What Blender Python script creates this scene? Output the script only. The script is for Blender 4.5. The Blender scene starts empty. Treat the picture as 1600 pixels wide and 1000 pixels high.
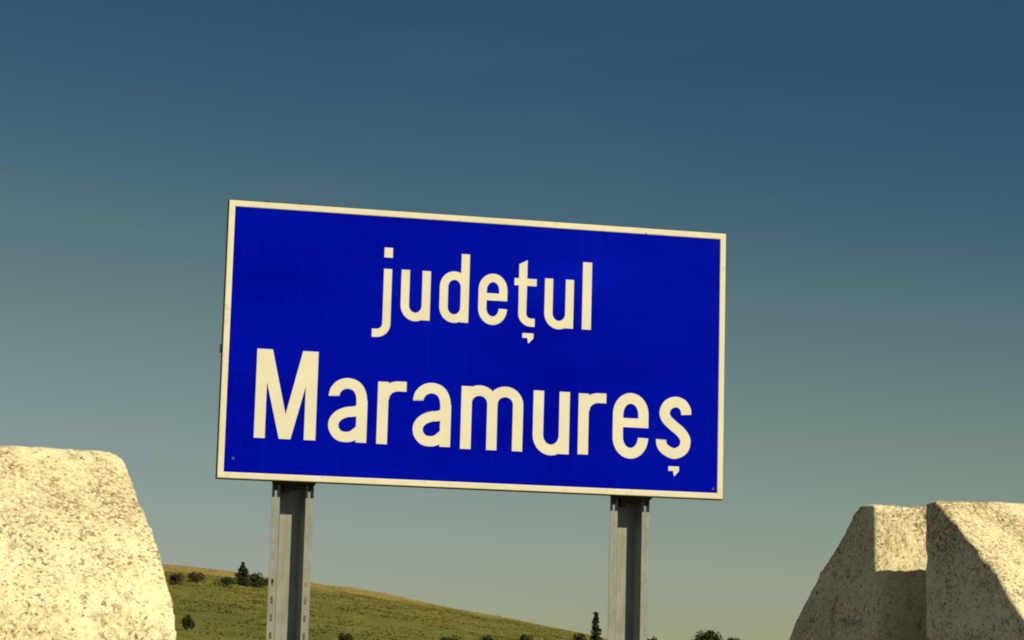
import bpy, bmesh, math, random
from mathutils import Vector, Matrix, noise, Euler

R = math.radians
scene = bpy.context.scene
COL = scene.collection

# ------------------------------------------------------------------ camera
CAM_Z = 0.80
FPX = 3600.0                       # focal length in pixels of a 1600 px wide frame
PITCH = math.atan(535 / FPX)
ROLL = 0.02637
cF = Vector((0, math.cos(PITCH), math.sin(PITCH)))
cU0 = Vector((0, -math.sin(PITCH), math.cos(PITCH)))
cR0 = Vector((1, 0, 0))
cR = cR0 * math.cos(ROLL) + cU0 * math.sin(ROLL)
cU = -cR0 * math.sin(ROLL) + cU0 * math.cos(ROLL)
cam = bpy.data.cameras.new('camera')
cam.sensor_width = 36.0
cam.lens = 36.0 * FPX / 1600.0
cam.clip_start = 0.05
cam.clip_end = 9000.0
cam_ob = bpy.data.objects.new('camera', cam)
COL.objects.link(cam_ob)
m = Matrix((cR, cU, -cF)).transposed().to_4x4()
m.translation = Vector((0, 0, CAM_Z))
cam_ob.matrix_world = m
scene.camera = cam_ob

# ------------------------------------------------------------------ sky and sun
EXPOSURE = 0.28
SUN_AZ = R(46)                     # to the right of straight behind the camera
SUN_EL = R(38)
S = Vector((math.sin(SUN_AZ) * math.cos(SUN_EL), -math.cos(SUN_AZ) * math.cos(SUN_EL), math.sin(SUN_EL)))
world = bpy.data.worlds.new('World')
scene.world = world
world.use_nodes = True
wn, wl = world.node_tree.nodes, world.node_tree.links
wn.clear()
sky = wn.new('ShaderNodeTexSky')
sky.sky_type = 'NISHITA'
sky.sun_disc = False
sky.sun_elevation = SUN_EL
sky.sun_rotation = math.atan2(S.x, S.y)
sky.altitude = 3000
sky.air_density = 1.0
sky.dust_density = 3.0
sky.ozone_density = 1.0
# the photograph's contrasty grade of the clear sky: one tone curve per channel over the whole dome
SKY_CURVE = (
    ((0, 0), (0.08, 0.012), (0.14, 0.023), (0.185, 0.046), (0.26, 0.115), (0.36, 0.190), (0.545, 0.290), (0.653, 0.325), (1.0, 0.46)),
    ((0, 0), (0.12, 0.042), (0.235, 0.083), (0.300, 0.115), (0.405, 0.193), (0.54, 0.275), (0.699, 0.342), (0.75, 0.355), (1.0, 0.46)),
    ((0, 0), (0.20, 0.095), (0.40, 0.148), (0.490, 0.170), (0.605, 0.207), (0.68, 0.230), (0.735, 0.266), (1.0, 0.38)),
)
sepc = wn.new('ShaderNodeSeparateColor'); wl.new(sky.outputs[0], sepc.inputs[0])
comb = wn.new('ShaderNodeCombineColor')
for ch in range(3):
    a1 = wn.new('ShaderNodeMath'); a1.operation = 'MULTIPLY'; a1.inputs[1].default_value = 0.1
    wl.new(sepc.outputs[ch], a1.inputs[0])
    a2 = wn.new('ShaderNodeFloatCurve'); cv = a2.mapping.curves[0]
    pts_ = SKY_CURVE[ch]
    while len(cv.points) < len(pts_): cv.points.new(0.5, 0.5)
    for p_, q_ in zip(cv.points, pts_): p_.location = q_
    a2.mapping.update()
    wl.new(a1.outputs[0], a2.inputs['Value'])
    a3 = wn.new('ShaderNodeMath'); a3.operation = 'MULTIPLY'; a3.inputs[1].default_value = 10 / 2 ** EXPOSURE
    wl.new(a2.outputs[0], a3.inputs[0]); wl.new(a3.outputs[0], comb.inputs[ch])
bg = wn.new('ShaderNodeBackground'); bg.inputs[1].default_value = 0.1
# thin, barely visible cirrus streaks all over the sky
wtc = wn.new('ShaderNodeTexCoord'); wmp = wn.new('ShaderNodeMapping'); wmp.inputs['Scale'].default_value = (2.2, 2.2, 15.0)
wl.new(wtc.outputs['Generated'], wmp.inputs['Vector'])
wns = wn.new('ShaderNodeTexNoise'); wns.inputs['Scale'].default_value = 2.6; wns.inputs['Detail'].default_value = 7; wns.inputs['Roughness'].default_value = 0.62
wl.new(wmp.outputs[0], wns.inputs['Vector'])
wrp = wn.new('ShaderNodeValToRGB')
wrp.color_ramp.elements[0].position = 0.52; wrp.color_ramp.elements[0].color = (0, 0, 0, 1)
wrp.color_ramp.elements[1].position = 0.78; wrp.color_ramp.elements[1].color = (0.03, 0.03, 0.03, 1)
wl.new(wns.outputs['Fac'], wrp.inputs[0])
wmx = wn.new('ShaderNodeMix'); wmx.data_type = 'RGBA'
wl.new(wrp.outputs[0], wmx.inputs[0]); wl.new(comb.outputs[0], wmx.inputs[6])
wmx.inputs[7].default_value = (3.3, 3.1, 2.6, 1)
wl.new(wmx.outputs[2], bg.inputs[0])
wo = wn.new('ShaderNodeOutputWorld')
wl.new(bg.outputs[0], wo.inputs[0])

sun = bpy.data.lights.new('sun', 'SUN')
sun.energy = 5.0
sun.angle = R(0.55)
sun.color = (1.0, 0.85, 0.50)
sun_ob = bpy.data.objects.new('sun', sun)
COL.objects.link(sun_ob)
sun_ob.rotation_euler = S.to_track_quat('Z', 'Y').to_euler()
sun_ob.location = S * 60

scene.view_settings.view_transform = 'Standard'
scene.view_settings.look = 'None'
scene.view_settings.gamma = 1.0
scene.view_settings.use_curve_mapping = False
scene.view_settings.exposure = EXPOSURE
scene.cycles.max_bounces = 6
scene.cycles.pixel_filter_type = 'BLACKMAN_HARRIS'
scene.cycles.filter_width = 1.9

# ------------------------------------------------------------------ helpers
def unproject(px, py, depth):
    return Vector((0, 0, CAM_Z)) + depth * (cF + cR * ((px - 800) / FPX) + cU * ((500 - py) / FPX))

def link(name, me, mat=None, parent=None):
    o = bpy.data.objects.new(name, me)
    COL.objects.link(o)
    if mat is not None and me is not None and not me.materials:
        me.materials.append(mat)
    if parent is not None:
        o.parent = parent
    return o

def empty(name, loc=(0, 0, 0)):
    o = bpy.data.objects.new(name, None)
    COL.objects.link(o)
    o.location = loc
    o.empty_display_size = 0.2
    return o

def tag(o, label=None, cat=None, group=None, kind=None):
    if label: o['label'] = label
    if cat: o['category'] = cat
    if group: o['group'] = group
    if kind: o['kind'] = kind
    return o

def mesh(name, verts, faces, smooth=False):
    me = bpy.data.meshes.new(name)
    me.from_pydata(verts, [], faces)
    if smooth:
        me.polygons.foreach_set('use_smooth', [True] * len(me.polygons))
    me.update()
    return me

def from_bm(name, bm, smooth=False):
    me = bpy.data.meshes.new(name)
    bmesh.ops.recalc_face_normals(bm, faces=bm.faces)
    bm.to_mesh(me); bm.free()
    if smooth:
        me.polygons.foreach_set('use_smooth', [True] * len(me.polygons))
    return me

def add_box(bm, lo, hi):
    x0, y0, z0 = lo; x1, y1, z1 = hi
    v = [bm.verts.new(p) for p in ((x0,y0,z0),(x1,y0,z0),(x1,y1,z0),(x0,y1,z0),(x0,y0,z1),(x1,y0,z1),(x1,y1,z1),(x0,y1,z1))]
    for f in ((0,3,2,1),(4,5,6,7),(0,1,5,4),(1,2,6,5),(2,3,7,6),(3,0,4,7)):
        bm.faces.new([v[i] for i in f])
    return v

def add_cyl(bm, c, axis, r, h, n=12):
    axis = Vector(axis).normalized()
    q = axis.to_track_quat('Z', 'Y')
    a = [bm.verts.new(Vector(c) + q @ Vector((r*math.cos(2*math.pi*i/n), r*math.sin(2*math.pi*i/n), 0))) for i in range(n)]
    b = [bm.verts.new(Vector(c) + q @ Vector((r*math.cos(2*math.pi*i/n), r*math.sin(2*math.pi*i/n), h))) for i in range(n)]
    for i in range(n):
        bm.faces.new((a[i], a[(i+1) % n], b[(i+1) % n], b[i]))
    bm.faces.new(list(reversed(a))); bm.faces.new(b)

# ------------------------------------------------------------------ materials
class NT:
    def __init__(self, name):
        self.m = bpy.data.materials.new(name); self.m.use_nodes = True
        self.n, self.l = self.m.node_tree.nodes, self.m.node_tree.links
        self.b = self.n['Principled BSDF']
        self.tc = self.n.new('ShaderNodeTexCoord')
    def noise(self, scale, detail=4, rough=0.55, vec=None, out='Fac'):
        t = self.n.new('ShaderNodeTexNoise'); t.inputs['Scale'].default_value = scale
        t.inputs['Detail'].default_value = detail; t.inputs['Roughness'].default_value = rough
        self.l.new(vec if vec is not None else self.tc.outputs['Object'], t.inputs['Vector'])
        return t.outputs[out]
    def voro(self, scale, vec=None, out='Distance'):
        t = self.n.new('ShaderNodeTexVoronoi'); t.inputs['Scale'].default_value = scale
        self.l.new(vec if vec is not None else self.tc.outputs['Object'], t.inputs['Vector'])
        return t.outputs[out]
    def ramp(self, fac, stops):
        t = self.n.new('ShaderNodeValToRGB')
        e = t.color_ramp.elements
        while len(e) < len(stops): e.new(0.5)
        for i, (p, c) in enumerate(stops):
            e[i].position = p
            e[i].color = (c, c, c, 1) if isinstance(c, (int, float)) else tuple(c) + (1,)
        self.l.new(fac, t.inputs[0])
        return t.outputs[0]
    def mix(self, fac, a, b, mode='MIX'):
        t = self.n.new('ShaderNodeMix'); t.data_type = 'RGBA'; t.blend_type = mode
        for i, v in ((0, fac), (6, a), (7, b)):
            if isinstance(v, bpy.types.NodeSocket): self.l.new(v, t.inputs[i])
            elif i == 0: t.inputs[0].default_value = v
            else: t.inputs[i].default_value = (v, v, v, 1) if isinstance(v, (int, float)) else tuple(v) + (1,)
        return t.outputs[2]
    def math(self, op, a, b=0.0):
        t = self.n.new('ShaderNodeMath'); t.operation = op
        for i, v in enumerate((a, b)):
            if isinstance(v, bpy.types.NodeSocket): self.l.new(v, t.inputs[i])
            else: t.inputs[i].default_value = v
        return t.outputs[0]
    def scaled(self, sx, sy, sz):
        t = self.n.new('ShaderNodeMapping'); t.inputs['Scale'].default_value = (sx, sy, sz)
        self.l.new(self.tc.outputs['Object'], t.inputs['Vector'])
        return t.outputs[0]
    def offset(self, d):
        t = self.n.new('ShaderNodeMapping'); t.inputs['Location'].default_value = d
        self.l.new(self.tc.outputs['Object'], t.inputs['Vector'])
        return t.outputs[0]
    def sep(self, out):
        t = self.n.new('ShaderNodeSeparateXYZ'); self.l.new(self.tc.outputs['Object'], t.inputs[0])
        return t.outputs[out]
    def set(self, color=None, rough=None, metal=None, spec=None):
        for k, v in (('Base Color', color), ('Roughness', rough), ('Metallic', metal), ('Specular IOR Level', spec)):
            if v is None: continue
            if isinstance(v, bpy.types.NodeSocket): self.l.new(v, self.b.inputs[k])
            elif k == 'Base Color': self.b.inputs[k].default_value = tuple(v) + (1,)
            else: self.b.inputs[k].default_value = v
    def bump(self, h, strength, dist):
        t = self.n.new('ShaderNodeBump'); t.inputs['Strength'].default_value = strength; t.inputs['Distance'].default_value = dist
        self.l.new(h, t.inputs['Height']); self.l.new(t.outputs[0], self.b.inputs['Normal'])

def concrete_material(name, seed):
    t = NT(name)
    v = t.offset((seed * 3.1, seed * 1.7, seed))
    cloud = t.noise(4.0, 5, 0.6, v)
    patch = t.noise(11.0, 6, 0.72, v)
    grain = t.noise(165.0, 4, 0.7, v)
    fine = t.noise(400.0, 3, 0.6, v)
    col = t.mix(t.ramp(cloud, [(0.3, 0.0), (0.7, 1.0)]), (0.62, 0.595, 0.45), (0.73, 0.705, 0.56))
    # weathered skin: brown grain that thickens in patches
    weather = t.ramp(patch, [(0.36, 0.14), (0.50, 0.55), (0.62, 1.0)])
    # lichen and dirt sit on the cap and again below the shoulder
    zz = t.math('ADD', t.math('DIVIDE', t.math('SUBTRACT', t.sep('Z'), BH - 0.30), 0.30), t.math('MULTIPLY', t.math('SUBTRACT', cloud, 0.5), 0.5))
    weather = t.math('MULTIPLY', weather, t.ramp(zz, [(0.05, 1.0), (0.22, 0.9), (0.38, 0.50), (0.58, 0.50), (0.78, 0.95), (1.0, 1.0)]))
    speck = t.math('MAXIMUM', t.ramp(grain, [(0.43, 1.0), (0.54, 0.0)]), t.math('MULTIPLY', t.ramp(fine, [(0.40, 1.0), (0.52, 0.0)]), 0.8))
    col = t.mix(t.math('MULTIPLY', t.math('MULTIPLY', speck, weather), 0.95), col, (0.22, 0.145, 0.065))
    dark = t.math('MULTIPLY', t.ramp(t.noise(200.0, 3, 0.6, v), [(0.545, 0.0), (0.62, 1.0)]), t.ramp(patch, [(0.40, 0.20), (0.57, 1.0)]))
    col = t.mix(t.math('MULTIPLY', dark, 0.85), col, (0.12, 0.085, 0.042))
    # blotches of black lichen and lost skin
    blotch = t.math('MULTIPLY', t.ramp(t.noise(58.0, 6, 0.78, v), [(0.53, 0.0), (0.61, 1.0)]), t.ramp(t.noise(7.0, 4, 0.6, t.offset((seed, 2, 9))), [(0.42, 0.15), (0.60, 1.0)]))
    col = t.mix(t.math('MULTIPLY', blotch, 0.75), col, (0.15, 0.11, 0.06))
    # pores left by air bubbles and lost aggregate, ragged and of mixed size
    warp = t.n.new('ShaderNodeMix'); warp.data_type = 'RGBA'; warp.inputs[0].default_value = 0.022
    t.l.new(v, warp.inputs[6]); t.l.new(t.noise(110.0, 3, 0.6, v, 'Color'), warp.inputs[7])
    def pores(scale, keep, size, soft, ch):
        d = t.voro(scale, warp.outputs[2]); c = t.voro(scale, warp.outputs[2], 'Color')
        q = t.n.new('ShaderNodeSeparateColor'); t.l.new(c, q.inputs[0])
        return t.ramp(t.math('SUBTRACT', t.math('MULTIPLY', t.math('SUBTRACT', q.outputs[ch], keep), size), d), [(0.0, 0.0), (soft, 1.0)])
    holes = t.math('MAXIMUM', t.math('MAXIMUM', pores(135.0, 0.60, 0.95, 0.10, 0), pores(230.0, 0.58, 0.9, 0.12, 2)), t.math('MAXIMUM', pores(56.0, 0.78, 1.2, 0.08, 1), pores(27.0, 0.88, 1.5, 0.06, 0)))
    col = t.mix(t.math('MULTIPLY', holes, 0.85), col, (0.075, 0.058, 0.035))
    t.set(col, 0.95, 0.0, 0.2)
    h = t.math('SUBTRACT', t.math('ADD', t.math('MULTIPLY', grain, 0.8), t.math('MULTIPLY', fine, 0.45)), t.math('ADD', t.math('MULTIPLY', holes, 0.9), t.math('MULTIPLY', dark, 0.4)))
    t.bump(h, 0.6, 0.003)
    return t.m

def simple(name, color, rough=0.6, metal=0.0, var=0.15, scale=8.0, spec=0.5, bump=0.0):
    t = NT(name)
    n = t.noise(scale, 5, 0.6)
    lo = tuple(c * (1 - var) for c in color); hi = tuple(min(1, c * (1 + var)) for c in color)
    t.set(t.mix(t.ramp(n, [(0.3, 0.0), (0.7, 1.0)]), lo, hi), rough, metal, spec)
    if bump: t.bump(t.noise(scale * 6, 4), bump, 0.01)
    return t.m

def blue_material():
    t = NT('blue_sheeting')
    n = t.noise(2.2, 5, 0.6, t.scaled(0.6, 1, 2.0))
    dust = t.noise(260.0, 3, 0.7)
    col = t.mix(t.ramp(n, [(0.32, 0.0), (0.68, 1.0)]), (0.0, 0.0008, 0.34), (0.0, 0.0030, 0.47))
    run = t.noise(26.0, 4, 0.65, t.scaled(1, 1, 0.10))
    col = t.mix(t.math('MULTIPLY', t.ramp(run, [(0.52, 0.0), (0.75, 1.0)]), 0.10), col, (0.004, 0.022, 0.50))
    col = t.mix(t.ramp(dust, [(0.68, 0.0), (0.78, 0.35)]), col, (0.012, 0.035, 0.45))
    t.set(col, t.math('ADD', t.math('MULTIPLY', n, 0.25), 0.15), 0.0, 0.3)
    t.b.inputs['Specular Tint'].default_value = (0.02, 0.15, 1.0, 1)
    t.bump(t.noise(3.5, 2), 0.15, 0.01)
    return t.m

def white_material(name='cream_sheeting'):
    t = NT(name)
    n = t.noise(9.0, 5, 0.6)
    col = t.mix(t.ramp(n, [(0.3, 0.0), (0.7, 1.0)]), (0.585, 0.58, 0.52), (0.645, 0.64, 0.585))
    dirt = t.noise(70.0, 4, 0.7)
    col = t.mix(t.ramp(dirt, [(0.62, 0.0), (0.80, 0.35)]), col, (0.35, 0.30, 0.20))
    t.set(col, 0.5, 0.0, 0.3)
    return t.m

def zinc_material():
    t = NT('galvanised_steel')
    sp = t.voro(55.0, t.scaled(1, 1, 0.45), 'Color')
    streak = t.noise(18.0, 5, 0.65, t.scaled(3, 3, 0.22))
    s2 = t.n.new('ShaderNodeSeparateColor'); t.l.new(sp, s2.inputs[0])
    col = t.mix(t.math('MULTIPLY', s2.outputs[0], 0.5), (0.215, 0.235, 0.245), (0.31, 0.335, 0.35))
    col = t.mix(t.ramp(streak, [(0.45, 0.0), (0.75, 0.7)]), col, (0.17, 0.165, 0.15))
    rust = t.noise(9.0, 6, 0.75)
    col = t.mix(t.ramp(rust, [(0.66, 0.0), (0.76, 0.6)]), col, (0.14, 0.075, 0.035))
    t.set(col, t.ramp(streak, [(0.3, 0.45), (0.7, 0.7)]), 0.35, 0.4)
    return t.m

def rim_material():
    t = NT('grimy_cream_rim')
    n = t.noise(6.0, 6, 0.7); d = t.noise(45.0, 5, 0.75)
    col = t.mix(t.ramp(n, [(0.3, 0.0), (0.7, 1.0)]), (0.57, 0.555, 0.485), (0.66, 0.645, 0.57))
    col = t.mix(t.math('MULTIPLY', t.ramp(d, [(0.56, 0.0), (0.72, 0.7)]), t.ramp(n, [(0.40, 0.15), (0.62, 1.0)])), col, (0.26, 0.21, 0.13))
    spot = t.noise(14.0, 3, 0.6, t.offset((3, 5, 7)))
    col = t.mix(t.ramp(spot, [(0.69, 0.0), (0.73, 0.85)]), col, (0.10, 0.085, 0.06))
    t.set(col, 0.55, 0.0, 0.3); t.bump(d, 0.3, 0.002)
    return t.m

M = {
    'rim': rim_material(),
    'blue': blue_material(), 'white': white_material(), 'zinc': zinc_material(),
    'alu': simple('weathered_aluminium_edge', (0.09, 0.085, 0.07), 0.5, 0.4, 0.25, 20),
    'bolt': simple('bolt_steel_and_shade', (0.035, 0.035, 0.032), 0.5, 0.6, 0.3, 60),  # steel, darkened so the clamp blocks read as shade under the board
    'bark': simple('tree_bark', (0.06, 0.045, 0.03), 0.9, 0, 0.3, 6, 0.2),
}

# ------------------------------------------------------------------ ground, road, hill
AX = R(28)
ax = Vector((math.cos(AX), math.sin(AX), 0)); nn = Vector((math.sin(AX), -math.cos(AX), 0))
P_LEFT = unproject(197, 714, 3.0)
P_RIGHT = unproject(1472, 787, 3.75)
GRADE = (P_RIGHT.z - P_LEFT.z) / ((P_RIGHT - P_LEFT).dot(ax))
BH = 1.05
Z0 = P_LEFT.z - BH
def ground_z(x, y):
    s = (Vector((x, y, 0)) - P_LEFT).dot(ax)
    return Z0 + GRADE * 25 * math.tanh(s / 25)

gt = NT('dry_verge_grass')
g1 = gt.noise(0.6, 6, 0.65); g2 = gt.noise(14.0, 5, 0.7)
gc = gt.mix(gt.ramp(g1, [(0.35, 0.0), (0.65, 1.0)]), (0.11, 0.12, 0.04), (0.22, 0.19, 0.085))
gc = gt.mix(gt.ramp(g2, [(0.35, 0.7), (0.6, 0.0)]), gc, (0.04, 0.04, 0.015))
gt.set(gc, 0.95, 0, 0.1); gt.bump(g2, 0.8, 0.05)
vs, fs = [], []
rings = [0.0] + [1.2 * 1.19 ** i for i in range(48)]
NS = 72
for r_ in rings:
    for k in range(NS):
        a_ = 2 * math.pi * k / NS
        x, y = r_ * math.sin(a_), r_ * math.cos(a_)
        vs.append((x, y, ground_z(x, y)))
for i in range(len(rings) - 1):
    for k in range(NS):
        k2 = (k + 1) % NS
        fs.append((i*NS+k, i*NS+k2, (i+1)*NS+k2, (i+1)*NS+k))
gme = mesh('ground', vs, fs, True)
bm = bmesh.new(); bm.from_mesh(gme); bmesh.ops.remove_doubles(bm, verts=bm.verts, dist=0.001)
bmesh.ops.recalc_face_normals(bm, faces=bm.faces)
if sum(f.normal.z for f in bm.faces) < 0: bmesh.ops.reverse_faces(bm, faces=bm.faces)
bm.to_mesh(gme); bm.free()
ground = tag(link('ground', gme, gt.m), kind='structure')

def strip(name, off0, off1, s0, s1, lift, mat, n=60):
    vs, fs = [], []
    for i in range(n + 1):
        s = s0 + (s1 - s0) * i / n
        for o in (off0, off1):
            p = P_LEFT + ax * s + nn * o
            vs.append((p.x, p.y, ground_z(p.x, p.y) + lift))
    for i in range(n):
        fs.append((2*i, 2*i+1, 2*i+3, 2*i+2))
    me = mesh(name, vs, fs)
    me.flip_normals() if me.polygons[0].normal.z < 0 else None
    return link(name, me, mat)
asphalt = simple('asphalt', (0.15, 0.145, 0.13), 0.9, 0, 0.3, 40, 0.3, 0.5)
paint = simple('road_paint', (0.7, 0.7, 0.66), 0.7, 0, 0.12, 20)
gravel = simple('gravel_shoulder', (0.36, 0.33, 0.26), 0.95, 0, 0.4, 30, 0.2, 0.8)
tag(strip('gravel_shoulder', -1.3, 1.0, -60, 60, 0.010, gravel), kind='structure')
tag(strip('road', 0.9, 8.2, -60, 60, 0.018, asphalt), kind='structure')
tag(strip('road_edge_line', 1.15, 1.30, -60, 60, 0.024, paint), kind='structure')

# hill about 500 m away, falling to the right
HD = 500.0
CREST = [(-900, 850), (-300, 862), (0, 871), (255, 882), (300, 886), (360, 893), (420, 903), (490, 911), (560, 922), (610, 932),
         (700, 950), (800, 968), (905, 990), (960, 1004), (1060, 1028), (1200, 1052), (1500, 1085), (2200, 1120)]
crest = [unproject(px, py, HD / cF.y) for px, py in CREST]
def crest_h(x):
    if x <= crest[0].x: return crest[0].z
    for a_, b_ in zip(crest, crest[1:]):
        if x <= b_.x:
            t_ = (x - a_.x) / (b_.x - a_.x)
            return a_.z + (b_.z - a_.z) * t_
    return crest[-1].z
def hill_z(x, y, rough=True):
    c = crest_h(x * HD / max(y, 330))
    base = -4.0
    t_ = (y - 170) / (HD - 170)
    if t_ < 0: t_ = 0
    p = t_ if t_ <= 1 else 1 - 0.25 * (t_ - 1)
    p = p ** 0.9 if t_ <= 1 else p
    z = base + (c - base) * p
    if rough:
        z += (noise.noise(Vector((x * 0.05, y * 0.05, 3.3))) * 0.5 + noise.noise(Vector((x * 0.22, y * 0.22, 8.1))) * 0.22) * min(1, t_ * 3)
    return z
vs, fs = [], []
xs = [-420 + i * 6 for i in range(50)] + [-120 + i * 1.25 for i in range(168)] + [90 + i * 8 for i in range(40)]
ys = [165 + 5 * i for i in range(40)] + [365 + 1.7 * i for i in range(86)] + [512 + 12 * i for i in range(30)]
for y in ys:
    for x in xs:
        vs.append((x, y, hill_z(x, y)))
nx = len(xs)
for j in range(len(ys) - 1):
    for i in range(nx - 1):
        fs.append((j*nx+i, j*nx+i+1, (j+1)*nx+i+1, (j+1)*nx+i))
ht = NT('hill_meadow')
h1 = ht.noise(0.035, 5, 0.6, ht.scaled(1, 0.45, 1)); h2 = ht.noise(0.22, 6, 0.7, ht.scaled(1, 0.5, 1)); h3 = ht.noise(1.1, 5, 0.75)
hc = ht.mix(ht.ramp(h1, [(0.38, 0.0), (0.62, 1.0)]), (0.105, 0.122, 0.032), (0.165, 0.155, 0.042))
hc = ht.mix(ht.ramp(h2, [(0.40, 0.75), (0.58, 0.0)]), hc, (0.075, 0.088, 0.024))
hc = ht.mix(ht.ramp(h3, [(0.55, 0.0), (0.72, 0.6)]), hc, (0.17, 0.13, 0.04))
# mown, dry strip along the top of the ridge
yy = ht.math('SUBTRACT', ht.math('SUBTRACT', ht.sep('Y'), ht.math('MULTIPLY', ht.sep('X'), 0.55)), 480)
yy = ht.math('ADD', ht.math('DIVIDE', ht.math('ADD', yy, ht.math('MULTIPLY', ht.math('SUBTRACT', h2, 0.5), 46)), 30), 0.5)
hc = ht.mix(ht.math('MULTIPLY', ht.ramp(yy, [(0.2, 0.0), (0.8, 1.0)]), 0.85), hc, (0.255, 0.195, 0.07))
ht.set(hc, 0.95, 0, 0.1)
hill = tag(link('hill', mesh('hill', vs, fs, True), ht.m), kind='structure')

# meadow tufts on the side of the hill that faces the road: nobody could count them
rng = random.Random(7)
tufts = {0: ([], []), 1: ([], [])}
for i in range(80000):
    y = 185 + 325 * rng.random() ** 0.75
    x = y * rng.uniform(-0.26, 0.12)
    dens = noise.noise(Vector((x * 0.09, y * 0.04, 0.0)))
    if dens < rng.uniform(-0.5, 0.25): continue
    if y - 0.55 * x > 470 + 25 * dens and rng.random() < 0.85: continue
    z = hill_z(x, y) - 0.08
    hgt = rng.uniform(0.08, 0.26)
    a_ = rng.uniform(0, math.pi); w_ = rng.uniform(0.2, 0.6)
    k = 0 if noise.noise(Vector((x * 0.06, y * 0.05, 5.0))) + rng.uniform(-0.3, 0.3) < 0 else 1
    vv, ff = tufts[k]
    n0 = len(vv); dx, dy = math.cos(a_) * w_, math.sin(a_) * w_
    vv += [(x - dx, y - dy, z), (x + dx, y + dy, z), (x + rng.uniform(-.2, .2), y + rng.uniform(-.2, .2), z + hgt),
           (x + dy, y - dx, z), (x - dy, y + dx, z), (x + rng.uniform(-.2, .2), y, z + hgt * 0.8)]
    ff += [(n0, n0 + 1, n0 + 2), (n0 + 3, n0 + 4, n0 + 5)]
gA = simple('meadow_green_tuft', (0.105, 0.115, 0.03), 0.95, 0, 0.35, 0.1, 0.1)
gB = simple('meadow_dry_tuft', (0.15, 0.138, 0.04), 0.95, 0, 0.30, 0.1, 0.1)
for k, mt, lab in ((0, gA, 'olive green meadow grass tufts over the distant hillside'), (1, gB, 'dry yellow meadow grass tufts over the distant hillside')):
    tag(link('meadow_grass', mesh('meadow_grass', *tufts[k]), mt), lab, 'grass', kind='stuff')

# ------------------------------------------------------------------ trees and bushes on the hill
def on_hill(px, py, y_else):
    d = unproject(px, py, 1.0) - Vector((0, 0, CAM_Z))
    y = 172.0
    while y < 500:
        p = Vector((0, 0, CAM_Z)) + d * (y / d.y)
        if p.z <= hill_z(p.x, y): return p
        y += 1.0
    return Vector((0, 0, CAM_Z)) + d * (y_else / d.y)

def leaf_mat(name, c):
    t = NT(name)
    n = t.noise(0.9, 4, 0.6)
    t.set(t.mix(t.ramp(n, [(0.3, 0.0), (0.7, 1.0)]), tuple(v * 0.6 for v in c), tuple(v * 1.4 for v in c)), 0.85, 0, 0.15)
    return t.m
LM = {'fir': leaf_mat('fir_needles', (0.022, 0.035, 0.017)), 'bush': leaf_mat('bush_leaves', (0.030, 0.042, 0.014)),
      'olive': leaf_mat('olive_bush_leaves', (0.055, 0.062, 0.018)), 'rust': leaf_mat('russet_bush_leaves', (0.055, 0.040, 0.022))}

def leaf(vv, ff, p, s, rg):
    q = Euler((rg.uniform(0, 6.3), rg.uniform(0, 6.3), rg.uniform(0, 6.3))).to_quaternion()
    n0 = len(vv)
    for c in ((-s, 0, 0), (0, -s * .6, 0), (s, 0, 0.15 * s), (0, s * .6, 0)):
        vv.append(tuple(p + q @ Vector(c)))
    ff.append((n0, n0 + 1, n0 + 2, n0 + 3))

def trunk_mesh(h, r, seed, limbs):
    bm = bmesh.new(); rg = random.Random(seed)
    def tube(p0, p1, r0, r1):
        d = (p1 - p0).normalized(); q = d.to_track_quat('Z', 'Y'); n = 6
        a_ = [bm.verts.new(p0 + q @ Vector((r0 * math.cos(i * 1.0472), r0 * math.sin(i * 1.0472), 0))) for i in range(n)]
        b_ = [bm.verts.new(p1 + q @ Vector((r1 * math.cos(i * 1.0472), r1 * math.sin(i * 1.0472), 0))) for i in range(n)]
        for i in range(n): bm.faces.new((a_[i], a_[(i+1) % n], b_[(i+1) % n], b_[i]))
        bm.faces.new(b_)
    tube(Vector((0, 0, -0.5)), Vector((0, 0, h)), r, r * 0.15)
    for i in range(limbs):
        z = h * rg.uniform(0.2, 0.8); a_ = rg.uniform(0, 6.28); l_ = h * rg.uniform(0.2, 0.4)
        tube(Vector((0, 0, z)), Vector((math.cos(a_) * l_, math.sin(a_) * l_, z + l_ * 0.5)), r * 0.35, r * 0.1)
    return from_bm('trunk', bm)

def fir(px, py_base, py_top, y, width_px, label, seed, group=None):
    p = on_hill(px, py_base, y); y = p.y
    base_z = min(hill_z(p.x, p.y), p.z)
    dt = unproject(px, py_top, 1.0) - Vector((0, 0, CAM_Z)); top = Vector((0, 0, CAM_Z)) + dt * (y / dt.y)
    H = top.z - base_z; Wd = width_px / FPX * y / 2
    rg = random.Random(seed); vv, ff = [], []
    tiers = 13
    for i in range(tiers):
        f_ = i / (tiers - 1); z = H * (0.08 + 0.90 * f_); rad = Wd * (1 - f_) ** 0.8 * rg.uniform(0.8, 1.12) + 0.12
        for b in range(11):
            a_ = rg.uniform(0, 6.28); L = rad * rg.uniform(0.65, 1.1)
            for k in range(11):
                t_ = (k + 1) / 11
                leaf(vv, ff, Vector((math.cos(a_) * L * t_ + rg.gauss(0, .07), math.sin(a_) * L * t_ + rg.gauss(0, .07), z - 0.25 * L * t_ + rg.gauss(0, .09))), 0.20 + 0.08 * (1 - t_), rg)
    t = empty('fir_tree', (p.x, p.y, base_z))
    link('crown', mesh('crown', vv, ff), LM['fir'], t)
    link('trunk', trunk_mesh(H * 0.96, 0.16, seed, 0), M['bark'], t)
    tag(t, label, 'tree', group)

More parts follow.
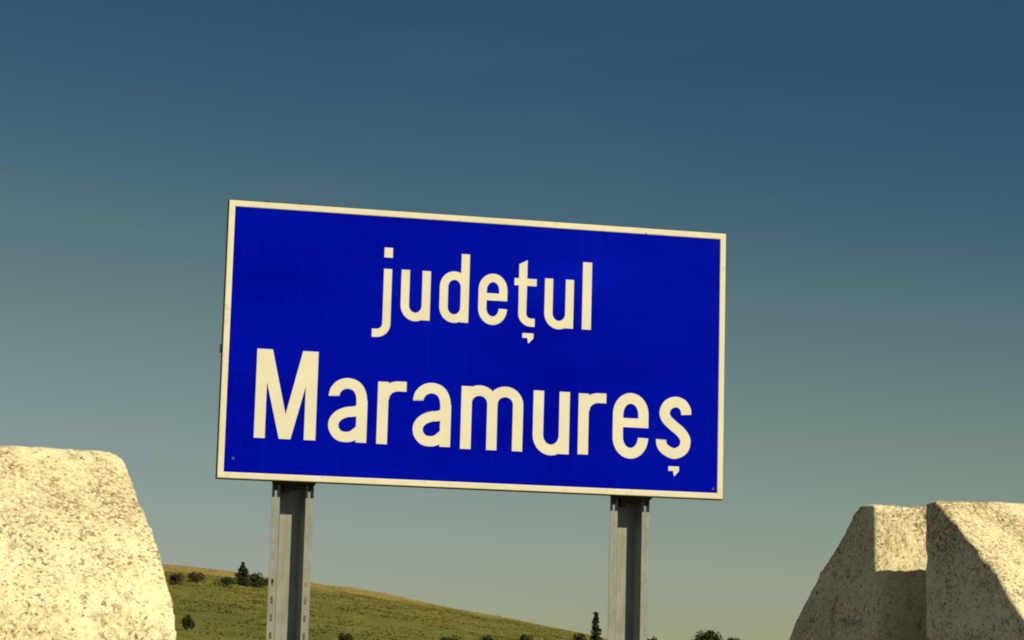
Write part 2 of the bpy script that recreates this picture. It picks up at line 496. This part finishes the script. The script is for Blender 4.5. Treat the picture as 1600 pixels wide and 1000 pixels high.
def bush(px, py_base, py_top, y, width_px, label, seed, kind='bush', name='bush', cat='bush', group=None, n=1500, big=1.0, lobe_n=9, lobe_z=(0.3, 0.72)):
    p = on_hill(px, py_base, y); y = p.y
    gz = hill_z(p.x, p.y)
    dt = unproject(px, py_top, 1.0) - Vector((0, 0, CAM_Z)); top = Vector((0, 0, CAM_Z)) + dt * (y / dt.y)
    base_z = min(gz, p.z)
    H = max(top.z - base_z, 0.8); Wd = width_px / FPX * y / 2
    rg = random.Random(seed); vv, ff = [], []
    lobes = []
    for i in range(lobe_n):
        a_ = rg.uniform(0, 6.28); d = rg.uniform(0.1, 0.62)
        lobes.append((Vector((math.cos(a_) * d * Wd, math.sin(a_) * d * Wd, H * rg.uniform(*lobe_z) * (1.1 - 0.5 * d))), rg.uniform(0.28, 0.5)))
    for i in range(n):
        c, s = rg.choice(lobes)
        d = Vector((rg.gauss(0, 1), rg.gauss(0, 1), rg.gauss(0, 1))).normalized() * rg.uniform(0.55, 1.0) * s
        q = c + Vector((d.x * Wd, d.y * Wd, d.z * H * 0.85))
        if q.z < 0: q.z = abs(q.z) * 0.3
        leaf(vv, ff, q, rg.uniform(0.10, 0.24) * max(0.6, min(1.4, H / 3)) * big, rg)
    t = empty(name, (p.x, p.y, base_z))
    link('crown', mesh('crown', vv, ff), LM[kind], t)
    link('trunk', trunk_mesh(H * 0.7, 0.06 + 0.02 * H, seed, 5), M['bark'], t)
    tag(t, label, cat, group)

fir(378, 915, 880, 470, 36, 'dark pointed fir on the hill crest left of the left sign post', 11)
fir(930, 1035, 958, 430, 32, 'slim dark conifer left of the right sign post at the foot of the hill', 12)
G = 'dark bushes along the hill crest'
bush(400, 918, 896, 468, 46, 'dark round bush at the right foot of the crest fir', 21, group=G)
bush(354, 918, 901, 468, 46, 'low dark bush at the left foot of the crest fir', 22, group=G)
bush(418, 916, 901, 472, 26, 'small dark bush on the crest touching the left sign post', 23, group=G)
bush(308, 910, 892, 470, 34, 'russet green bush between the crest fir and the concrete block', 24, 'rust', group=G)
bush(275, 914, 893, 466, 34, 'russet bush on the crest right beside the sunlit concrete block', 25, 'rust', group=G)
bush(292, 984, 962, 380, 28, 'lone dark bush low on the slope beside the sunlit block', 27)
bush(541, 1006, 985, 372, 34, 'dark bush low on the slope right of the left sign post', 28)
bush(705, 1012, 993, 400, 50, 'leftmost flat dark bush of the hedge at the hill foot', 30)
bush(760, 1014, 992, 400, 44, 'wide dark bush in the middle of the hedge at the hill foot', 31)
bush(818, 1012, 990, 405, 36, 'dark bush at the right end of the hedge at the hill foot', 32)
bush(906, 1014, 989, 420, 30, 'olive bush touching the left side of the slim conifer', 34, 'olive')
bush(1018, 1030, 994, 420, 22, 'small dark tree top peeping out right of the right sign post', 35)
bush(1110, 1040, 985, 300, 74, 'round dark tree crown near the bottom between sign and shaded block', 36, name='round_tree', cat='tree', n=9000, big=1.0, lobe_n=26, lobe_z=(0.35, 0.70))
bush(1146, 1040, 992, 302, 66, 'lower dark tree crown right of the round tree crown', 37, name='round_tree', cat='tree', n=9000, big=1.0, lobe_n=26, lobe_z=(0.35, 0.70))

# ------------------------------------------------------------------ concrete barriers
def barrier_mesh(name, length, seed, round_end=0.0):
    half = [(0.090, BH), (0.107, BH - 0.012), (0.165, BH - 0.062), (0.228, BH - 0.112), (0.308, BH - 0.20), (0.330, BH - 0.26), (0.350, BH - 0.40),
            (0.370, 0.30), (0.44, 0.12), (0.44, 0.0)]
    far = [(0.118, BH), (0.132, BH - 0.012), (0.178, BH - 0.062), (0.232, BH - 0.112), (0.322, BH - 0.21), (0.350, BH - 0.27), (0.365, BH - 0.40),
           (0.375, 0.30), (0.44, 0.12), (0.44, 0.0)]
    prof = [(-y, z) for y, z in reversed(half)] + far         # left foot ... top ... right foot
    bm = bmesh.new()
    L = length / 2
    a_ = [bm.verts.new((-L, y, z)) for y, z in prof]
    b_ = [bm.verts.new((L, y, z)) for y, z in prof]
    n = len(prof)
    for i in range(n - 1): bm.faces.new((a_[i], b_[i], b_[i+1], a_[i+1]))
    bm.faces.new((a_[n-1], b_[n-1], b_[0], a_[0]))
    bm.faces.new(a_); bm.faces.new(list(reversed(b_)))
    me = from_bm('barrier_body', bm)
    ob = link('tmp_barrier', me)
    # key slots in both ends, open at the top
    cut = bmesh.new()
    for sgn in (-1, 1):
        x0, x1 = sorted((sgn * (L - 0.26), sgn * (L + 0.1)))
        c = add_box(cut, (x0, -0.057, 0.10), (x1, 0.070, BH + 0.2))
    bmesh.ops.recalc_face_normals(cut, faces=cut.faces)
    cme = bpy.data.meshes.new('cut'); cut.to_mesh(cme); cut.free()
    cob = link('tmp_cut', cme)
    bo = ob.modifiers.new('b', 'BOOLEAN'); bo.object = cob; bo.operation = 'DIFFERENCE'; bo.solver = 'EXACT'
    rm = ob.modifiers.new('r', 'REMESH'); rm.mode = 'VOXEL'; rm.voxel_size = 0.0068; rm.use_smooth_shade = True
    sm = ob.modifiers.new('s', 'SMOOTH'); sm.factor = 0.5; sm.iterations = 1
    dg = bpy.context.evaluated_depsgraph_get()
    out = bpy.data.meshes.new_from_object(ob.evaluated_get(dg))
    sm.iterations = 14
    dg.update()
    worn = bpy.data.meshes.new_from_object(ob.evaluated_get(dg))
    out.name = name
    bpy.data.objects.remove(ob); bpy.data.objects.remove(cob)
    o3 = Vector((seed * 5.3, seed * 2.1, seed * 7.7))
    for v, wv, nr in zip(out.vertices, worn.vertices, [Vector(x.vector) for x in out.vertex_normals]):
        p = v.co + o3
        edge = wv.co - v.co                                   # how far wear pulls this point back: large only on arrises
        k = 0.05 + 1.3 * max(0.0, noise.noise(p * 9) + 0.15) + 1.2 * max(0.0, noise.noise(p * 33))
        d = noise.noise(p * 7) * 0.0020 + noise.noise(p * 30) * 0.0016 + noise.noise(p * 80) * 0.0011
        ch = noise.noise(p * 17 + Vector((4, 4, 4)))
        if ch > 0.42: d -= (ch - 0.42) * 0.02
        v.co += nr * d + edge * k
        if round_end and v.co.x > L - round_end and v.co.z > BH - round_end:      # upper end corner knocked round
            q = Vector((v.co.x - (L - round_end), v.co.z - (BH - round_end))); r_ = q.length
            if r_ > round_end: v.co.x += q.x * (round_end / r_ - 1); v.co.z += q.y * (round_end / r_ - 1)
    bpy.data.meshes.remove(worn)
    out.polygons.foreach_set('use_smooth', [True] * len(out.polygons))
    out.update()
    return out

BL = 2.0
def place_barrier(corner, end, seed, label, round_end=0.0):
    me = barrier_mesh('concrete_barrier', BL, seed, round_end)
    o = link('concrete_barrier', me, concrete_material('weathered_concrete_%d' % seed, seed))
    rot = Euler((0, -math.atan(GRADE), AX)).to_matrix()
    o.rotation_euler = rot.to_euler()
    o.location = corner - rot @ Vector((end * BL / 2, -0.107, BH - 0.008))
    return tag(o, label, 'concrete barrier', 'concrete road barriers')
place_barrier(P_LEFT, 1, 1, 'brightly sunlit pale concrete barrier at the lower left corner', 0.026)
place_barrier(P_RIGHT, -1, 2, 'concrete barrier at lower right with its shaded slotted end towards the sign')

# ------------------------------------------------------------------ road sign
SW, SH = 1.6, 0.858
sign_c = Vector((-0.09816, 7.11776, 0.95449 + CAM_Z))
YAW = 0.21916
sign = empty('road_sign')
sgz = ground_z(sign_c.x, sign_c.y)
sign.location = (sign_c.x, sign_c.y, sgz)
sign.rotation_euler = (0, 0, YAW)
CV = sign_c.z - sgz                      # height of the board's centre above the sign's base
tag(sign, 'blue rectangular road sign with cream border and lettering on two steel posts', 'road sign')
# local frame: x along the board, -y towards the road, z up.  Board front at y = 0

def panel_box(name, u0, u1, v0, v1, y0, y1, mat, parent, bevel=0.0):
    bm = bmesh.new()
    add_box(bm, (u0, y0, v0), (u1, y1, v1))
    if bevel:
        bmesh.ops.bevel(bm, geom=bm.edges[:], offset=bevel, segments=2, affect='EDGES', profile=0.5)
    me = from_bm(name, bm)
    o = link(name, me, mat, parent)
    return o

panel = panel_box('panel', -SW/2, SW/2, CV - SH/2, CV + SH/2, 0.0, 0.028, M['alu'], sign, 0.003)
# cream border: a rolled rim standing slightly proud of the blue face
BW = 0.0215
bm = bmesh.new()
loops = []
e = 0.0012
for ins, y in ((0.002, 0.004), (0.0025, -0.0022), (0.004, -0.0030), (BW - 0.003, -0.0030), (BW - 0.001, -0.0024), (BW, 0.0005)):
    u, v = SW/2 - ins, SH/2 - ins
    loops.append([bm.verts.new((sx * u, y, CV + sv * v)) for sx, sv in ((-1, -1), (1, -1), (1, 1), (-1, 1))])
for a_, b_ in zip(loops, loops[1:]):
    for i in range(4):
        bm.faces.new((a_[i], a_[(i+1) % 4], b_[(i+1) % 4], b_[i]))
rim = from_bm('border', bm)
link('border', rim, M['rim'], panel)
uf, vf = SW/2 - BW - 0.0003, SH/2 - BW - 0.0003
face = panel_box('face', -uf, uf, CV - vf, CV + vf, -0.0016, -0.0002, M['blue'], panel)

# ---- lettering: each glyph a flat film of strokes on the face
ZL = -0.0020
def arc(cx, cy, rx, ry, a0, a1, n=14):
    return [(cx + rx * math.cos(R(a0 + (a1 - a0) * i / n)), cy + ry * math.sin(R(a0 + (a1 - a0) * i / n))) for i in range(n + 1)]

class Glyph:
    def __init__(self): self.bm = bmesh.new(); self.k = 0
    def poly(self, left, right, closed=False):
        """ribbon between two point rows, a solid film 0.6 mm thick; each stroke a hair above the last"""
        y = ZL - 0.00003 * self.k; yb = -0.0010; self.k += 1
        n = len(left); bm = self.bm
        fl = [bm.verts.new((p[0], y, p[1])) for p in left]; fr = [bm.verts.new((p[0], y, p[1])) for p in right]
        bl = [bm.verts.new((p[0], yb, p[1])) for p in left]; br = [bm.verts.new((p[0], yb, p[1])) for p in right]
        rng_ = range(n if closed else n - 1)
        for i in rng_:
            j = (i + 1) % n
            bm.faces.new((fl[i], fr[i], fr[j], fl[j]))
            bm.faces.new((fl[i], fl[j], bl[j], bl[i])); bm.faces.new((fr[j], fr[i], br[i], br[j]))
        if not closed:
            bm.faces.new((fl[0], bl[0], br[0], fr[0])); bm.faces.new((fl[-1], fr[-1], br[-1], bl[-1]))
    def stroke(self, pts, s, closed=False, s_end=None):
        P = [Vector(p) for p in pts]; Q = [P[0]]
        for p in P[1:]:
            if (p - Q[-1]).length > 1e-5: Q.append(p)
        if closed and (Q[0] - Q[-1]).length < 1e-5: Q.pop()
        n = len(Q); left, right = [], []
        for i in range(n):
            a_ = Q[i-1] if (i > 0 or closed) else None
            b_ = Q[(i+1) % n] if (i < n - 1 or closed) else None
            d1 = (Q[i] - a_).normalized() if a_ is not None else None
            d2 = (b_ - Q[i]).normalized() if b_ is not None else None
            if d1 is None: d1 = d2
            if d2 is None: d2 = d1
            t = (d1 + d2).normalized(); nrm = Vector((-t.y, t.x))
            mit = 1.0 / max(0.5, nrm.dot(Vector((-d1.y, d1.x))))
            w = s / 2 * mit
            left.append(Q[i] + nrm * w); right.append(Q[i] - nrm * w)
        self.poly(left, right, closed)
    def rect(self, x0, y0, x1, y1): self.poly([(x0, y1), (x1, y1)], [(x0, y0), (x1, y0)])
    def quad(self, a, b, c, d): self.poly([a, b], [d, c])
    def done(self, u, v, parent):
        for vt in self.bm.verts: vt.co.x += u; vt.co.z += v + CV
        return link('letter', from_bm('letter', self.bm), M['white'], parent)

def g_u(w, h, s):
    g = Glyph(); rx = w/2 - s/2; ry = h * 0.235
    g.stroke([(s/2, h)] + arc(w/2, ry + s*0.36, rx, ry, 180, 360) , s)
    g.rect(w - s, 0.004 * h, w, h); return g
def g_d(w, h, s, asc):
    g = Glyph(); rx = w/2 - s/2; ry = h * 0.23; o = s * 0.40
    g.stroke(arc(w/2, ry + o, rx, ry, 180, 360) + arc(w/2, h - ry - o, rx, ry, 0, 180), s, True)
    g.rect(w - s, 0, w, asc); return g
def g_e(w, h, s):
    g = Glyph(); rx = w/2 - s/2; ry = h * 0.25; o = s * 0.40
    g.stroke([(w - s/2, h * 0.475)] + arc(w/2, h - ry - o, rx, ry, 0, 180) + arc(w/2, ry + o, rx, ry, 180, 356) + [(w - s/2, h * 0.315)], s)
    g.rect(s * 0.6, h * 0.475, w - s * 0.02, h * 0.475 + s * 0.86); return g
def g_r(w, h, s):
    g = Glyph()
    g.rect(0, 0, s, h * 0.985)
    r = w - s * 1.35
    g.stroke(arc(w - s * 0.75, h - s*0.45 - r*0.92, r, r*0.92, 180, 90, 10) + [(w, h - s*0.45)], s * 0.92); return g
def spline(P, n=6):
    out = []
    Q = [(2*P[0][0]-P[1][0], 2*P[0][1]-P[1][1])] + list(P) + [(2*P[-1][0]-P[-2][0], 2*P[-1][1]-P[-2][1])]
    for i in range(1, len(Q) - 2):
        for k in range(n):
            t = k / n; a_ = []
            for c in (0, 1):
                p0, p1, p2, p3 = (Q[i+j][c] for j in (-1, 0, 1, 2))
                a_.append(0.5 * (2*p1 + (p2-p0)*t + (2*p0-5*p1+4*p2-p3)*t*t + (3*p1-p0-3*p2+p3)*t**3))
            out.append(tuple(a_))
    return out + [P[-1]]
def g_a(w, h, s):
    g = Glyph()
    hook = [(.150, .712), (.152, .735), (.19, .81), (.31, .885), (.49, .915), (.68, .885), (.80, .80), (.85, .68), (.85, .50)]
    bowl = [(.93, .575), (.80, .515), (.66, .483), (.48, .468), (.30, .418), (.19, .345), (.155, .27), (.185, .185), (.30, .105), (.47, .083), (.64, .105), (.80, .185)]
    g.stroke(spline([(x*w, y*h) for x, y in hook]), s * 0.98)
    g.rect(w - s, 0.006 * h, w, h * 0.66)
    g.stroke(spline([(x*w, y*h) for x, y in bowl]), s * 0.94)
    return g
def g_m(w, h, s):
    g = Glyph(); g.rect(0, 0, s, h * 0.985)
    gap = (w - s) / 2; rx = gap / 2; ry = h * 0.20
    for i in range(2):
        x0 = s/2 + gap * i
        g.stroke(arc(x0 + rx, h - ry - s*0.44, rx, ry, 180, 0) + [(x0 + gap, 0)], s * 0.98)
    return g
def g_s(w, h, s):
    g = Glyph()
    P = [(.845, .715), (.83, .79), (.735, .875), (.54, .912), (.33, .86), (.235, .745), (.29, .635), (.49, .53), (.705, .43), (.83, .31), (.77, .165), (.52, .09), (.265, .15), (.165, .225), (.148, .285), (.148, .305)]
    g.stroke(spline([(x*w, y*h) for x, y in P]), s); return g
def g_comma(w, h, s):
    g = Glyph()
    g.rect(0, h * 0.52, w, h)
    g.poly([(w * 0.45, h * 0.53), (w, h * 0.53)], [(w * 0.52, 0.0), (w * 0.60, 0.0)]); return g
def g_l(w, h): g = Glyph(); g.rect(0, 0, w, h); return g
def g_j(w, h, s, desc):
    g = Glyph(); r = s * 1.15; x = w - s/2
    g.stroke([(x, h)] + arc(x - r, -desc + s*0.46 + r, r, r, 0, -90, 8) + [(0, -desc + s*0.46)], s * 0.96)
    g.rect(w - s, h + 0.036, w, h + 0.067); return g
def g_t(w, h, s, asc):
    g = Glyph(); x0 = w * 0.20; x = x0 + s/2; r = s * 1.05
    g.poly([(x0, asc - 0.014), (x0 + s, asc)], [(x0, h*0.6), (x0 + s, h*0.6)])
    g.stroke([(x, h*0.62)] + arc(x + r, s*0.46 + r, r, r, 180, 270, 8) + [(w * 0.95, s*0.46)], s * 0.97)
    g.rect(0, h - s * 0.86, w, h); return g
def g_M(w, h, s):
    g = Glyph(); sd = s * 1.05
    g.rect(0, 0, s, h); g.rect(w - s*1.06, 0, w, h)
    m0, m1 = w*0.5 - s*0.53, w*0.5 + s*0.53
    g.quad((s * 0.25, h), (s * 1.42, h), (m1, 0), (m0, 0))
    g.quad((w - s * 1.42, h), (w - s*0.25, h), (m1, 0), (m0, 0)); return g

s1, b1, x1 = 0.0264, 0.0892, 0.1560
g_j(0.0575, x1 - 0.002, s1, 0.0600).done(-0.3420, b1, face)
g_u(0.0927, x1, s1).done(-0.2550, b1 - 0.001, face)
g_d(0.0930, x1 + 0.001, s1, 0.2160).done(-0.1328, b1, face)
g_e(0.0925, x1 + 0.001, s1).done(-0.0094, b1 + 0.0005, face)
g_t(0.0715, x1 - 0.005, s1, 0.2100).done(0.1050, b1, face)
g_comma(0.0360, 0.0310, s1).done(0.1345, b1 - 0.0530, face)
g_u(0.0940, x1, s1).done(0.2035, b1, face)
g_l(0.0295, 0.2150).done(0.3260, b1 + 0.0005, face)
s2, b2, x2 = 0.0334, -0.3050, 0.1985
g_M(0.1880, 0.2725, s2 * 1.0).done(-0.6925, b2 + 0.0045, face)
g_a(0.1225, x2, s2).done(-0.4700, b2 + 0.003, face)
g_r(0.0890, x2 - 0.003, s2).done(-0.3165, b2 + 0.003, face)
g_a(0.1220, x2, s2).done(-0.2075, b2 + 0.002, face)
g_m(0.1975, x2, s2).done(-0.0540, b2, face)
g_u(0.1170, x2 - 0.002, s2).done(0.1757, b2 - 0.003, face)
g_r(0.0895, x2 - 0.004, s2).done(0.3212, b2, face)
g_e(0.1160, x2 + 0.002, s2).done(0.4335, b2 - 0.003, face)
g_s(0.1165, x2 + 0.001, s2).done(0.5752, b2 - 0.002, face)
g_comma(0.0350, 0.0300, s2).done(0.6175, b2 - 0.0545, face)

# ---- two perforated hat-section posts behind the board
def post_mesh(h):
    TH = 0.003
    FW, OW, DP = 0.024, 0.080, 0.052          # flange, opening, depth
    bm = bmesh.new()
    hw = OW / 2
    # flanges with slots: columns around each slot, rows by pitch
    pitch, sl, sw_ = 0.0535, 0.021, 0.0075
    rows = [0.0]; z = 0.04
    holes = set()
    while z + pitch < h:
        rows += [z, z + sl]; holes.add(len(rows) - 2); z += pitch
    rows.append(h)
    for sx in (-1, 1):
        cols = [hw, hw + 0.006 if sx > 0 else hw + 0.0085, 0, hw + FW]
        cols[2] = cols[1] + sw_
        vg = [[bm.verts.new((sx * c, 0, z)) for c in cols] for z in rows]
        for j in range(len(rows) - 1):
            for i in range(3):
                if i == 1 and j in holes: continue
                bm.faces.new((vg[j][i], vg[j][i+1], vg[j+1][i+1], vg[j+1][i]))
        # rolled outer lip
        lip = [[bm.verts.new((sx * (hw + FW), 0.010, z)) for z in (0, h)]]
        bm.faces.new((vg[0][3], lip[0][0], lip[0][1], vg[-1][3])) if False else None
    # channel walls and floor
    sec = [(-hw, 0.0), (-hw + 0.004, DP * 0.5), (-hw + 0.008, DP), (hw - 0.008, DP), (hw - 0.004, DP * 0.5), (hw, 0.0)]
    lo = [bm.verts.new((x, y, 0)) for x, y in sec]; hi = [bm.verts.new((x, y, h)) for x, y in sec]
    for i in range(5): bm.faces.new((lo[i], lo[i+1], hi[i+1], hi[i]))
    bmesh.ops.remove_doubles(bm, verts=bm.verts, dist=1e-5)
    loose = [v for v in bm.verts if not v.link_faces]
    bmesh.ops.delete(bm, geom=loose, context='VERTS')
    bmesh.ops.recalc_face_normals(bm, faces=bm.faces)
    me = bpy.data.meshes.new('post'); bm.to_mesh(me); bm.free()
    return me
PH = CV + SH/2 - 0.03
pm = post_mesh(PH + 0.35)
PY = 0.050                                     # flanges stand behind the board's rear rails
for u in (-0.5595, 0.5085):
    po = link('post', pm, M['zinc'], sign)
    po.location = (u, PY, -0.35)
    so = po.modifiers.new('thickness', 'SOLIDIFY'); so.thickness = 0.003; so.offset = 0
    # clamp: grips the rail with two bolts; its inner block is added as dark shade
    bm = bmesh.new()
    add_box(bm, (u - 0.066, 0.029, CV - SH/2 - 0.006), (u + 0.066, 0.047, CV - SH/2 + 0.05))
    add_box(bm, (u - 0.030, 0.047, CV - SH/2 - 0.030), (u - 0.012, 0.075, CV - SH/2 + 0.05))
    add_box(bm, (u - 0.024, 0.0495, CV - SH/2 - 0.016), (u + 0.034, 0.097, CV - SH/2 + 0.045))  # dark fill standing in for the board's shadow in the channel
    bmesh.ops.bevel(bm, geom=bm.edges[:], offset=0.002, segments=1, affect='EDGES')
    cl = link('clamp_and_shade', from_bm('clamp_and_shade', bm), M['bolt'], sign)
    for du in (-0.054, 0.054):
        bm = bmesh.new(); add_cyl(bm, (u + du, 0.040, CV - SH/2 - 0.022), (0, 0, 1), 0.006, 0.03, 8)
        link('bolt', from_bm('bolt', bm), M['bolt'], cl)
# rear rails
for v in (CV - SH/2 + 0.02, CV + SH/2 - 0.08):
    panel_box('rail', -SW/2 + 0.04, SW/2 - 0.04, v, v + 0.04, 0.0285, 0.0480, M['alu'], sign)
# small nails and clips along the rim
for u, du in ((-0.69, .016), (-0.585, .02), (-0.48, .018), (0.585, .014)):
    panel_box('rim_clip', u, u + du, CV + SH/2 - 0.004, CV + SH/2 + 0.0035, 0.004, 0.020, M['bolt'], panel)
panel_box('rim_clip', -SW/2 - 0.005, -SW/2 + 0.004, CV - 0.045, CV - 0.02, 0.004, 0.02, M['bolt'], panel)
for u, v in ((-0.752, -0.366), (0.765, -0.395)):
    bm = bmesh.new(); add_cyl(bm, (u, -0.0012, CV + v), (0, -1, 0), 0.004, 0.0018, 10)
    link('rivet', from_bm('rivet', bm), M['alu'], panel)
